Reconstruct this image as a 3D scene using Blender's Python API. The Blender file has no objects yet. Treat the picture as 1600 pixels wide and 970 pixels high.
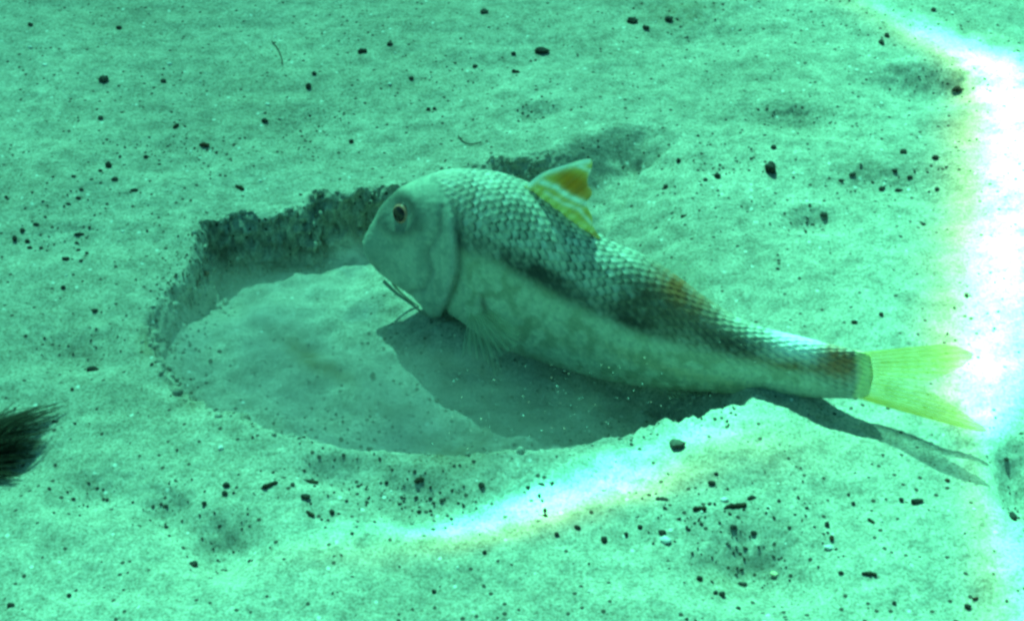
import bpy, math, random
import numpy as np
from mathutils import Vector

R = math.radians
random.seed(7)
rng = np.random.default_rng(7)
scene = bpy.context.scene
col = scene.collection

# ------------------------------------------------------------------ camera
PITCH, DIST, FOC = 40.0, 0.68, 58.0
CAM = np.array([0.0, -DIST * math.cos(R(PITCH)), DIST * math.sin(R(PITCH))])
cam_data = bpy.data.cameras.new('camera')
cam_data.lens = FOC
cam_data.sensor_width = 36.0
cam_data.clip_start = 0.01
cam_data.clip_end = 200.0
cam = bpy.data.objects.new('camera', cam_data)
col.objects.link(cam)
cam.location = CAM
cam.rotation_euler = (R(90 - PITCH), 0, 0)
scene.camera = cam
FWD = np.array([0, math.cos(R(PITCH)), -math.sin(R(PITCH))])
UPV = np.array([0, math.sin(R(PITCH)), math.cos(R(PITCH))])
RGT = np.array([1.0, 0, 0])
FPX = 1600 * FOC / 36.0

# ------------------------------------------------------------------ light
SUN_EL, SUN_AZ = 52.0, -14.0          # behind the scene, a little to the left
SUNV = np.array([math.sin(R(SUN_AZ)) * math.cos(R(SUN_EL)),
                 math.cos(R(SUN_AZ)) * math.cos(R(SUN_EL)), math.sin(R(SUN_EL))])
world = bpy.data.worlds.new('World')
scene.world = world
world.use_nodes = True
wn = world.node_tree
bg = wn.nodes['Background']
sky = wn.nodes.new('ShaderNodeTexSky')
sky.sky_type = 'NISHITA'
sky.sun_disc = False
sky.sun_elevation = R(SUN_EL)
sky.sun_rotation = R(SUN_AZ)
wn.links.new(sky.outputs[0], bg.inputs[0])
bg.inputs[1].default_value = 0.07
sun_data = bpy.data.lights.new('sun', 'SUN')
sun_data.energy = 5.0
sun_data.angle = R(0.55)
sun_data.color = (1.0, 0.97, 0.92)
sun = bpy.data.objects.new('sun', sun_data)
col.objects.link(sun)
sun.rotation_euler = Vector(SUNV).to_track_quat('Z', 'Y').to_euler()
sun.location = (0, 0, 3)

vs = scene.view_settings
vs.view_transform = 'Standard'
vs.look = 'None'
vs.exposure = 0.72
vs.gamma = 1.0
scene.cycles.filter_width = 2.9
scene.cycles.max_bounces = 8
scene.cycles.transparent_max_bounces = 24


# ------------------------------------------------------------------ helpers
def ray(px, py):
    x = (np.asarray(px, float) - 800.0) / FPX
    y = (485.0 - np.asarray(py, float)) / FPX
    d = x[..., None] * RGT + y[..., None] * UPV + FWD
    return d


def at(px, py, z=0.0):
    """point of the horizontal plane z seen along a direction of the camera"""
    d = ray(px, py)
    t = (z - CAM[2]) / d[..., 2]
    return CAM + d * np.asarray(t)[..., None]


def to_px(P):
    v = P - CAM
    zz = v @ FWD
    return 800 + FPX * (v @ RGT) / zz, 485 - FPX * (v @ UPV) / zz


def smooth(x, a=0.0, b=1.0):
    t = np.clip((x - a) / (b - a), 0, 1)
    return t * t * (3 - 2 * t)


def hash2(ix, iy, seed):
    h = (ix.astype(np.int64) * 374761393 + iy.astype(np.int64) * 668265263 + seed * 974634777) & 0xFFFFFFFF
    h = ((h ^ (h >> 13)) * 1274126177) & 0xFFFFFFFF
    h = ((h ^ (h >> 16)) * 2246822519) & 0xFFFFFFFF
    return (h ^ (h >> 15)) / 4294967295.0


def noise(x, y, seed=0):
    """gradient noise, about -0.7..0.7"""
    ix, iy = np.floor(x), np.floor(y)
    fx, fy = x - ix, y - iy
    ux = fx * fx * fx * (fx * (fx * 6 - 15) + 10)
    uy = fy * fy * fy * (fy * (fy * 6 - 15) + 10)
    def g(ox, oy):
        a = hash2(ix + ox, iy + oy, seed) * 2 * math.pi
        return np.cos(a) * (fx - ox) + np.sin(a) * (fy - oy)
    a = g(0, 0) * (1 - ux) + g(1, 0) * ux
    b = g(0, 1) * (1 - ux) + g(1, 1) * ux
    return a * (1 - uy) + b * uy


def fbm(x, y, seed=0, octaves=4):
    s, amp = 0, 1.0
    for k in range(octaves):
        s = s + amp * noise(x * 2 ** k + 3.7 * k, y * 2 ** k - 1.9 * k, seed + k)
        amp *= 0.5
    return s


def polydist(X, Y, pts, closed=False):
    """distance, signed side, segment parameter (index + fraction) to a polyline"""
    n = len(pts)
    best = np.full(X.shape, 1e9)
    side = np.zeros(X.shape)
    par = np.zeros(X.shape)
    for i in range(n if closed else n - 1):
        ax, ay = pts[i][:2]
        bx, by = pts[(i + 1) % n][:2]
        dx, dy = bx - ax, by - ay
        L2 = dx * dx + dy * dy + 1e-12
        t = np.clip(((X - ax) * dx + (Y - ay) * dy) / L2, 0, 1)
        d = np.hypot(X - ax - t * dx, Y - ay - t * dy)
        m = d < best
        best = np.where(m, d, best)
        side = np.where(m, (dx * (Y - ay) - dy * (X - ax)) / math.sqrt(L2), side)
        par = np.where(m, i + t, par)
    return best, side, par


def inside(X, Y, pts):
    r = np.zeros(X.shape, bool)
    n = len(pts)
    for i in range(n):
        ax, ay = pts[i][:2]
        bx, by = pts[(i + 1) % n][:2]
        if ay == by:
            continue
        c = ((ay > Y) != (by > Y)) & (X < (bx - ax) * (Y - ay) / (by - ay) + ax)
        r ^= c
    return r


def lerp_par(par, vals):
    return np.interp(par, np.arange(len(vals)), vals)


def crom(pts, n):
    """Catmull-Rom resampling of rows of points at n even parameters"""
    p = np.asarray(pts, float)
    p = np.vstack([2 * p[0] - p[1], p, 2 * p[-1] - p[-2]])
    t = np.linspace(0, len(pts) - 1 - 1e-9, n)
    i = np.floor(t).astype(int)
    f = (t - i)[:, None]
    a, b, c, d = p[i], p[i + 1], p[i + 2], p[i + 3]
    return 0.5 * (2 * b + (c - a) * f + (2 * a - 5 * b + 4 * c - d) * f ** 2 + (3 * b - a - 3 * c + d) * f ** 3)


def grid_faces(nu, nv, wrap_v=False):
    i = np.arange(nu - 1)[:, None]
    j = np.arange(nv if wrap_v else nv - 1)[None, :]
    j2 = (j + 1) % nv
    a = i * nv + j
    b = i * nv + j2
    c = (i + 1) * nv + j2
    d = (i + 1) * nv + j
    return np.stack([a, b, c, d], -1).reshape(-1, 4)


def mesh_from(name, verts, quads, smooth_shade=True):
    me = bpy.data.meshes.new(name)
    verts = np.asarray(verts, np.float32)
    quads = np.asarray(quads, np.int32)
    me.vertices.add(len(verts))
    me.vertices.foreach_set('co', verts.ravel())
    k = quads.shape[1]
    me.loops.add(len(quads) * k)
    me.loops.foreach_set('vertex_index', quads.ravel())
    me.polygons.add(len(quads))
    me.polygons.foreach_set('loop_start', np.arange(0, len(quads) * k, k, dtype=np.int32))
    me.polygons.foreach_set('use_smooth', np.full(len(quads), smooth_shade))
    me.update(calc_edges=True)
    return me


def add_color(me, name, rgb):
    rgb = np.asarray(rgb, np.float32)
    a = me.attributes.new(name, 'FLOAT_COLOR', 'POINT')
    buf = np.ones((len(rgb), 4), np.float32)
    buf[:, :rgb.shape[1]] = rgb
    a.data.foreach_set('color', buf.ravel())


def link(name, me, mat=None, parent=None, loc=None):
    o = bpy.data.objects.new(name, me)
    col.objects.link(o)
    if mat is not None and me is not None:
        me.materials.append(mat)
    if loc is not None:
        o.location = loc
    if parent is not None:
        o.parent = parent
    return o


def tag(o, label, cat, group=None):
    o['label'] = label
    o['category'] = cat
    if group:
        o['group'] = group
    return o


def new_mat(name):
    m = bpy.data.materials.new(name)
    m.use_nodes = True
    nt = m.node_tree
    nt.nodes.clear()
    out = nt.nodes.new('ShaderNodeOutputMaterial')
    return m, nt, out


def N(nt, kind, **kw):
    n = nt.nodes.new(kind)
    for k, v in kw.items():
        if k.startswith('i_'):
            n.inputs[k[2:].replace('_', ' ')].default_value = v
        else:
            setattr(n, k, v)
    return n


# ------------------------------------------------------------------ light gobo in place of the water surface
# Unseen gobo sheet added above the camera: its transparent colour tints daylight green, and
# the bright bands are painted into that colour.  The list holds each
# painted band where its light lands: (x px, y px, half width px, gain).
GOBO_Z = 0.80
GOBO_TINT = np.array([0.148, 0.95, 0.59])
PAINTED_BANDS = [
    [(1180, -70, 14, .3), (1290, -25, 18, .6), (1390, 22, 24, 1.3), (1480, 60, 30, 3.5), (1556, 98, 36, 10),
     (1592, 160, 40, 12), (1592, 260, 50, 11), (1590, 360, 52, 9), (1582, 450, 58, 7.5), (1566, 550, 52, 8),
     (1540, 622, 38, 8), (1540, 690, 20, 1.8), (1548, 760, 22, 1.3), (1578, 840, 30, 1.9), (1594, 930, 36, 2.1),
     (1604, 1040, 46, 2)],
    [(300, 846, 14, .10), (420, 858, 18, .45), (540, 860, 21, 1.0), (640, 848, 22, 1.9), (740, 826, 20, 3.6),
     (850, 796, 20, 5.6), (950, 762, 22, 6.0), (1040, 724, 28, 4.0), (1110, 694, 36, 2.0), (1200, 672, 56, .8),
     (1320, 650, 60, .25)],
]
SHIFT = {0: +0.0034, 1: 0.0, 2: -0.0010}      # painted colour fringe: red and blue bands are offset
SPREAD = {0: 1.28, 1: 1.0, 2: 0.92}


def painted_gain(X, Y):
    """light gain painted for the ground point (X, Y), per colour"""
    out = []
    px, py = to_px(np.stack([X, Y, 0 * X], -1))
    ok = (Y * math.cos(R(PITCH)) + DIST) > 0.1
    px = np.where(ok, np.clip(px, -900, 2500), 800)
    py = np.where(ok, np.clip(py, -700, 1700), 485)
    # broad painted gain: dimmer far left and centre, brighter right and in front
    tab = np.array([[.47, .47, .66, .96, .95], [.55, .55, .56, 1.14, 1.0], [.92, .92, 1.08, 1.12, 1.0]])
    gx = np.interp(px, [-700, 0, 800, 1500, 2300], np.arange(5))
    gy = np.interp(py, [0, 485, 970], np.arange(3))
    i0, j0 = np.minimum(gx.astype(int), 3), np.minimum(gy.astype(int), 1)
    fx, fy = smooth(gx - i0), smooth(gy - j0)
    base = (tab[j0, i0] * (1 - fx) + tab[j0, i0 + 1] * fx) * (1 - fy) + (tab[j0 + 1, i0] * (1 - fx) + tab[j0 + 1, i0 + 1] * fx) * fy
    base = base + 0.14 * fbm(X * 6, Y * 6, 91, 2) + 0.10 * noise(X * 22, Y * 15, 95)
    # a painted net of bright lines goes on outside the view
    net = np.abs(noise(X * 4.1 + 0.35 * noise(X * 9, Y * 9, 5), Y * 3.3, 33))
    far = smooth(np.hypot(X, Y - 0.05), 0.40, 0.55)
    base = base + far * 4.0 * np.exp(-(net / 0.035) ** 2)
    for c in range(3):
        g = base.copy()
        for line in PAINTED_BANDS:
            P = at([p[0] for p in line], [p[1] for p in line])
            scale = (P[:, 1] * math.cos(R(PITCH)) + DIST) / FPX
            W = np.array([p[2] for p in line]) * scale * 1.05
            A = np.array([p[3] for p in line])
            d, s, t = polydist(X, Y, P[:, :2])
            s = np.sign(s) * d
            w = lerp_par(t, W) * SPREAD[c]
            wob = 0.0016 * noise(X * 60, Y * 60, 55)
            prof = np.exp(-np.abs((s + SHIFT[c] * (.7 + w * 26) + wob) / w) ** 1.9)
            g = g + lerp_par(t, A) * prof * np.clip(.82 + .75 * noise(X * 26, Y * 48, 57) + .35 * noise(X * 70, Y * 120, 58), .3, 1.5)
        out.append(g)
    return np.stack(out, -1)


def graded(lo, hi, step, reach, grow=1.25):
    core = list(np.arange(lo, hi + step * 0.5, step))
    a, s = core[0], step
    left = []
    while a > -reach:
        s *= grow
        a -= s
        left.append(a)
    b, s = core[-1], step
    right = []
    while b < reach:
        s *= grow
        b += s
        right.append(b)
    return np.array(left[::-1] + core + right)


def build_gobo():
    off = SUNV[:2] / SUNV[2] * GOBO_Z
    gx = graded(-0.36, 0.36, 0.0028, 40, 1.3) + off[0]
    gy = graded(-0.30, 0.48, 0.0028, 40, 1.3) + off[1]
    X, Y = np.meshgrid(gx, gy, indexing='ij')
    g = painted_gain(X - off[0], Y - off[1])
    fade = smooth(np.hypot(X - off[0], Y - off[1]), 1.2, 2.5)[..., None]
    g = g * (1 - fade) + 1.1 * fade
    Z = GOBO_Z + 0.0012 * np.log(np.maximum(g[..., 1], 0.3)) + 0.004 * fbm(X * 3, Y * 3, 12, 2)
    me = mesh_from('caustic_gobo', np.stack([X, Y, Z], -1).reshape(-1, 3), grid_faces(len(gx), len(gy)))
    add_color(me, 'light_paint', g.reshape(-1, 3) * GOBO_TINT)
    m, nt, out = new_mat('caustic_filter')
    at_ = N(nt, 'ShaderNodeAttribute', attribute_name='light_paint')
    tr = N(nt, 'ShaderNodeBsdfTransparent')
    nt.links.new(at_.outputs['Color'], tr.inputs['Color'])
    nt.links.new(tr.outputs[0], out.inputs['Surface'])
    o = link('caustic_gobo', me, m)  # added sheet, never in view; light bands and dim areas painted into it
    o['kind'] = 'structure'


build_gobo()

# ------------------------------------------------------------------ seabed
# rim of the dug-out hollow: (x px, y px, wall run in metres, lip)
RIM = [(218, 540, .009, 0), (226, 500, .011, 0), (246, 462, .011, 0), (280, 415, .010, 0), (306, 372, .007, 0),
       (318, 344, .007, 0), (360, 334, .008, 0), (420, 326, .008, 0), (470, 316, .008, 0), (492, 298, .008, 0),
       (545, 293, .008, 0), (610, 285, .008, 0), (660, 272, .009, 0), (720, 258, .010, 0), (790, 246, .013, 0),
       (850, 240, .017, 0), (900, 222, .021, 0), (950, 200, .024, 0), (1010, 195, .030, 0), (1080, 212, .045, 0),
       (1120, 300, .07, 0), (1130, 420, .07, 0), (1150, 530, .06, .2), (1180, 620, .03, 1), (1172, 650, .016, 1),
       (1110, 662, .014, 1), (1040, 676, .014, 1), (960, 694, .016, 1), (880, 714, .018, 1), (800, 722, .016, 1),
       (700, 724, .017, 1), (600, 720, .018, .8), (500, 708, .018, .6), (420, 690, .016, .4), (350, 664, .013, .2),
       (290, 630, .011, .1), (250, 590, .009, 0)]
RIMW = at([p[0] for p in RIM], [p[1] for p in RIM])
FARW = RIMW[4:14]
HEADP = at(660, 500, -0.006)
RW = [p[2] for p in RIM] + [RIM[0][2]]
RL = [p[3] for p in RIM] + [RIM[0][3]]
# small hollows: px, py, half width px, half depth px, depth m, slant
DIPS = [(1455, 128, 110, 30, .0105, 0), (1235, 178, 85, 24, .0065, -.25), (842, 174, 46, 14, .0048, 0),
        (1370, 280, 110, 24, .0048, 0), (1270, 332, 50, 20, .0048, 0), (1180, 876, 115, 66, .0100, 0),
        (350, 842, 66, 48, .0090, 0), (262, 792, 70, 36, .0070, -.3), (150, 764, 70, 34, .0055, 0),
        (112, 540, 90, 38, .007, 0), (1100, 34, 80, 34, .006, 0), (640, 776, 110, 40, .0055, 0),
        (520, 740, 90, 26, .0055, 0), (0, 716, 100, 60, .006, .45), (1590, 742, 40, 56, .010, 0),
        (1130, 250, 60, 30, .003, 0), (480, 190, 90, 34, .0025, 0), (300, 240, 130, 34, .003, .15),
        (60, 370, 90, 30, .003, 0), (700, 110, 120, 40, .0025, 0)]
DIPW = []
for (px, py, hw, hd, a, sl) in DIPS:
    c = at(px, py)
    e = at(px + hw, py)
    n_ = at(px, py + hd)
    f_ = at(px, py - hd)
    DIPW.append((c[0], c[1], e[0] - c[0], 0.5 * (f_[1] - n_[1]), a, sl))


def height(X, Y, fine=True, want_wall=False):
    X = np.asarray(X, float)
    Y = np.asarray(Y, float)
    Z = 0.0055 * noise(X * 6, Y * 9, 1) + 0.0032 * noise(X * 15 + 2, Y * 24, 2)
    Z = Z + 0.0016 * noise(X * 45 + 0.4 * noise(X * 20, Y * 20, 8), Y * 75, 3)
    near = smooth(np.hypot(X, Y), 0.9, 0.5)
    if fine:
        Z = Z + near * (0.00050 * noise(X * 170, Y * 170, 4) + 0.00040 * noise(X * 390, Y * 390, 5)
                        + 0.00028 * noise(X * 760, Y * 760, 6))
    e = 0.20 * noise(X * 45, Y * 45, 14) + 0.12 * noise(X * 190, Y * 190, 15)
    for (cx, cy, a, b, dep, sl) in DIPW:
        dx = X - cx
        if X.size < 2000 and np.all(np.abs(dx) > 3 * a):
            continue
        v = (Y - cy - sl * dx) / b + e
        gx = np.exp(-(dx / a) ** 2 * 1.6)
        prof = np.where(v > -0.25, smooth(1.05 - v, 0, 1.3), smooth(v + 1.7, 0, 1.45))
        Z = Z - dep * gx * prof
    # the hollow
    m = (X > -0.26) & (X < 0.22) & (Y > -0.16) & (Y < 0.20)
    if np.any(m):
        x, y = X[m], Y[m]
        d, s, t = polydist(x, y, RIMW[:, :2], True)
        ins = inside(x, y, RIMW[:, :2])
        w = lerp_par(t, RW)
        lip = lerp_par(t, RL)
        sd = np.where(ins, d, -d)
        crumb = smooth(w, 0.022, 0.008)
        sd = sd + (0.0020 * noise(x * 130, y * 90, 21) + 0.0048 * noise(x * 52, y * 40, 22)
                   + 0.0008 * noise(x * 330, y * 260, 23)) * (0.15 + 0.85 * crumb)
        far = polydist(x, y, FARW[:, :2])[0]
        deep = 0.0175 - 0.0095 * np.exp(-((x - HEADP[0] - .012) / .050) ** 2 - ((y - HEADP[1]) / .034) ** 2) + 0.0160 * smooth(far, 0.050, 0.006) + 0.0105 * smooth(x, 0.02, 0.07) * smooth(y, 0.02, -0.01)
        deep = deep * (0.92 + 0.08 * smooth(x, -0.17, -0.12))
        bowl = smooth(sd, 0.0, 1.0 * w) * 0.86 + 0.14 * smooth(sd, 0, 0.06)
        floor = 0.0048 * noise(x * 26 + y * 20, y * 42, 25) + 0.0032 * noise(x * 64, y * 84, 26) + 0.0014 * noise(x * 150, y * 170, 24)
        hz = -deep * bowl + floor * smooth(sd, 0.004, 0.02)
        out = np.clip(-sd, 0, 1)
        hz = hz + 0.0045 * lip * np.exp(-(out / 0.022) ** 2) * (sd < 0) + 0.0045 * lip * (sd >= 0) * np.exp(-(sd / 0.006) ** 2)
        Zm = Z[m] * (1 - 0.6 * smooth(sd, 0, 0.02)) + hz
        # broken sand on the steep far wall
        wall = crumb * smooth(sd, -0.001, 0.002) * smooth(sd, 0.014, 0.005)
        Zm = Zm + wall * (0.0030 * noise(x * 150, y * 130, 27) + 0.0020 * noise(x * 330, y * 300, 28))
        Z[m] = Zm
        if want_wall:
            W = np.zeros(X.shape)
            W[m] = crumb * smooth(sd, -0.002, 0.001) * smooth(sd, 0.016, 0.007)
            return Z, W
    return Z


def on_sand(px, py):
    z = 0.0
    for _ in range(7):
        p = at(px, py, z)
        z = 0.5 * z + 0.5 * float(height(np.array([p[0]]), np.array([p[1]]))[0])
    p = at(px, py, z)
    p[2] = float(height(np.array([p[0]]), np.array([p[1]]))[0])
    return p


CLODS = []


def build_seabed():
    gx = graded(-0.285, 0.285, 0.00072, 40, 1.22)
    gy = graded(-0.205, 0.385, 0.00080, 40, 1.22)
    fine_y = np.arange(0.040, 0.160, 0.00036)            # closer rows where the steep wall stands
    gy = np.concatenate([gy[gy < 0.0396], fine_y, gy[gy > 0.1604]])
    X, Y = np.meshgrid(gx, gy, indexing='ij')
    Z, W = height(X, Y, True, True)
    # the wall is broken sand: clods stand out and hang over at any height
    q = 0.0050 * noise(X * 110, Z * 190, 31) + 0.0046 * noise(X * 250 + 5, Z * 380, 32) + 0.0026 * noise(X * 560, Z * 760, 33)
    Y = Y + W * q * 1.15
    X = X + W * 0.0022 * noise(X * 240 + 9, Z * 260, 34)
    Z = Z + W * 0.0012 * noise(X * 420, Z * 480 + Y * 300, 35)
    P = np.stack([X, Y, Z], -1).reshape(-1, 3)
    pick = np.nonzero(W.ravel() > .25)[0]
    pick = pick[P[pick, 0] < 0.012 + 0.05 * rng.random(len(pick)) ** 4]
    CLODS.extend(P[rng.choice(pick, 620)].tolist())
    me = mesh_from('seabed', P, grid_faces(len(gx), len(gy)))
    # olive and brown silt lying in streaks
    px, py = to_px(P)
    def blot(cx, cy, a, b, ang):
        c, s = math.cos(R(ang)), math.sin(R(ang))
        dx, dy = px - cx, py - cy
        return np.exp(-((dx * c + dy * s) / a) ** 2 - ((-dx * s + dy * c) / b) ** 2)
    br = 0.9 * blot(472, 552, 55, 15, 30) + .6 * blot(520, 580, 50, 12, 20) + 0.6 * blot(610, 640, 34, 15, 5)
    br = br + 0.55 * blot(705, 708, 60, 22, 0) + .4 * blot(740, 680, 70, 26, 0) + .5 * blot(228, 540, 12, 26, -10)
    br = br + .35 * blot(1065, 20, 60, 24, 0) + .35 * blot(300, 632, 20, 12, 0) + .3 * blot(1140, 905, 60, 26, 0)
    br = br * (0.8 + 0.7 * fbm(P[:, 0] * 160, P[:, 1] * 160, 61, 3))
    k = np.clip(br, 0, 1)
    add_color(me, 'silt', np.stack([k, k, k], -1))
    m, nt, out = new_mat('sand')
    L = nt.links.new
    co = N(nt, 'ShaderNodeTexCoord')
    def noi(scale, det, rough=.6):
        n = N(nt, 'ShaderNodeTexNoise', i_Scale=scale, i_Detail=det, i_Roughness=rough)
        L(co.outputs['Object'], n.inputs['Vector'])
        return n
    grain, mid, big = noi(900, 3, .7), noi(120, 4, .65), noi(9, 4)
    ramp = N(nt, 'ShaderNodeValToRGB')
    e = ramp.color_ramp.elements
    e[0].position, e[0].color = 0.30, (.22, .205, .165, 1)
    e[1].position, e[1].color = 0.72, (.70, .67, .60, 1)
    x = ramp.color_ramp.elements.new(0.46)
    x.color = (.43, .405, .345, 1)
    L(grain.outputs['Fac'], ramp.inputs['Fac'])
    r2 = N(nt, 'ShaderNodeValToRGB')
    e = r2.color_ramp.elements
    e[0].position, e[0].color = 0.32, (.66, .66, .66, 1)
    e[1].position, e[1].color = 0.66, (1.08, 1.08, 1.08, 1)
    L(mid.outputs['Fac'], r2.inputs['Fac'])
    mul = N(nt, 'ShaderNodeMix', data_type='RGBA', blend_type='MULTIPLY')
    mul.inputs['Factor'].default_value = 1
    L(ramp.outputs['Color'], mul.inputs['A'])
    L(r2.outputs['Color'], mul.inputs['B'])
    r3 = N(nt, 'ShaderNodeValToRGB')
    e = r3.color_ramp.elements
    e[0].position, e[0].color = 0.36, (.84, .83, .81, 1)
    e[1].position, e[1].color = 0.62, (1.06, 1.06, 1.06, 1)
    L(big.outputs['Fac'], r3.inputs['Fac'])
    mul2 = N(nt, 'ShaderNodeMix', data_type='RGBA', blend_type='MULTIPLY')
    mul2.inputs['Factor'].default_value = 1
    L(mul.outputs['Result'], mul2.inputs['A'])
    L(r3.outputs['Color'], mul2.inputs['B'])
    # dark and pale single grains
    vo = N(nt, 'ShaderNodeTexVoronoi', i_Scale=420.0)
    L(co.outputs['Object'], vo.inputs['Vector'])
    sep = N(nt, 'ShaderNodeSeparateColor')
    L(vo.outputs['Color'], sep.inputs[0])
    gt = N(nt, 'ShaderNodeMath', operation='GREATER_THAN')
    gt.inputs[1].default_value = 0.93
    L(sep.outputs[0], gt.inputs[0])
    lt = N(nt, 'ShaderNodeMath', operation='LESS_THAN')
    lt.inputs[1].default_value = 0.35
    L(vo.outputs['Distance'], lt.inputs[0])
    both = N(nt, 'ShaderNodeMath', operation='MULTIPLY')
    L(gt.outputs[0], both.inputs[0])
    L(lt.outputs[0], both.inputs[1])
    dk = N(nt, 'ShaderNodeMix', data_type='RGBA')
    dk.inputs['B'].default_value = (.08, .07, .06, 1)
    L(both.outputs[0], dk.inputs['Factor'])
    L(mul2.outputs['Result'], dk.inputs['A'])
    gt2 = N(nt, 'ShaderNodeMath', operation='GREATER_THAN')
    gt2.inputs[1].default_value = 0.985
    L(sep.outputs[1], gt2.inputs[0])
    both2 = N(nt, 'ShaderNodeMath', operation='MULTIPLY')
    L(gt2.outputs[0], both2.inputs[0])
    L(lt.outputs[0], both2.inputs[1])
    wh = N(nt, 'ShaderNodeMix', data_type='RGBA')
    wh.inputs['B'].default_value = (.72, .70, .66, 1)
    L(both2.outputs[0], wh.inputs['Factor'])
    L(dk.outputs['Result'], wh.inputs['A'])
    si = N(nt, 'ShaderNodeAttribute', attribute_name='silt')
    sm = N(nt, 'ShaderNodeMix', data_type='RGBA')
    sm.inputs['B'].default_value = (.16, .105, .03, 1)
    sf = N(nt, 'ShaderNodeMath', operation='MULTIPLY')
    sf.inputs[1].default_value = 0.95
    L(si.outputs['Fac'], sf.inputs[0])
    L(sf.outputs[0], sm.inputs['Factor'])
    L(wh.outputs['Result'], sm.inputs['A'])
    b = N(nt, 'ShaderNodeBsdfPrincipled', i_Roughness=.95)
    b.inputs['Specular IOR Level'].default_value = 0.08
    L(sm.outputs['Result'], b.inputs['Base Color'])
    bp = N(nt, 'ShaderNodeBump', i_Strength=0.4, i_Distance=0.0005)
    L(grain.outputs['Fac'], bp.inputs['Height'])
    L(bp.outputs[0], b.inputs['Normal'])
    L(b.outputs[0], out.inputs['Surface'])
    o = link('seabed', me, m)
    o['kind'] = 'structure'
    return m


SAND = build_seabed()

# ------------------------------------------------------------------ goatfish
# its middle plane: stands on the line under tail stalk and breast, leaning
# a little away from the camera
FA = at(1342, 623, 0.006)
FB = at(690, 485, -0.0065)
AX = (FB - FA) / np.linalg.norm(FB - FA)               # towards the head
HN = np.cross(AX, [0, 0, 1.0])
HN = HN / np.linalg.norm(HN)
if HN @ (CAM - FA) < 0:
    HN = -HN
LEAN = R(9)
NRM = HN * math.cos(LEAN) + np.array([0, 0, 1.0]) * math.sin(LEAN)   # left flank, towards the camera
VUP = np.cross(NRM, AX)
VUP = VUP / np.linalg.norm(VUP)
if VUP[2] < 0:
    VUP = -VUP


def fp(px, py, n=0.0):
    """point of the fish's middle plane under a picture point, moved n metres to its left side"""
    d = ray(px, py)
    t = ((FA - CAM) @ NRM) / (d @ NRM)
    return CAM + d * t[..., None] + np.asarray(n)[..., None] * NRM


# top edge, under edge, fullness
ST = [(569, 374, 568, 381, .45), (572, 366, 570, 391, .45), (580, 351, 575, 404, .44), (596, 327, 592, 422, .44),
      (614, 307, 622, 442, .44), (636, 290, 655, 463, .46), (662, 277, 684, 486, .48), (695, 269, 706, 482, .50),
      (735, 269, 738, 500, .51), (775, 276, 778, 528, .52), (818, 292, 822, 545, .52), (860, 321, 868, 561, .52),
      (902, 353, 910, 575, .51), (950, 382, 958, 588, .50), (1000, 403, 1008, 597, .50), (1050, 434, 1058, 603, .49),
      (1100, 470, 1108, 608, .48), (1150, 499, 1158, 612, .47), (1200, 517, 1208, 615, .45), (1258, 531, 1262, 618, .42),
      (1308, 543, 1310, 620, .33), (1334, 548, 1335, 621, .20), (1350, 552, 1349, 620, .07), (1360, 557, 1357, 616, .012)]


def pxdist(px, py, pts):
    d, s, t = polydist(px, py, pts)
    return d, np.sign(s) * d, t


def scale_field(s, t, ls, lt):
    """overlapping scales: (relief 0..1 rising to the free edge, edge darkness, random per scale)"""
    relief = np.zeros_like(s)
    edge = np.zeros_like(s)
    rnd = np.zeros_like(s)
    done = np.zeros(s.shape, bool)
    i0 = np.floor(s / ls)
    for di in (-2, -1, 0, 1, 2):              # the scale further forward lies on top
        ci = i0 + di
        offs = np.where(np.mod(ci, 2) == 0, 0.0, 0.5)
        j = np.round(t / lt - offs)
        for dj in (0,):
            cx = ci * ls
            cy = (j + dj + offs) * lt
            dx = (s - cx) / (1.55 * ls)
            dy = (t - cy) / (0.62 * lt)
            rho = np.sqrt(np.clip(dx, 0, None) ** 2 + dy ** 2)
            hit = (~done) & (rho < 1) & (dx > -0.2)
            relief = np.where(hit, rho, relief)
            edge = np.where(hit, smooth(rho, 0.55, 0.95) * (.25 + .75 * smooth(dx, .25, .75)), edge)
            rnd = np.where(hit, hash2(ci, j + dj, 77), rnd)
            done |= hit
    edge = np.where(done, edge, .6)
    relief = np.where(done, relief, 0.0)
    return relief, edge, rnd


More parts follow.
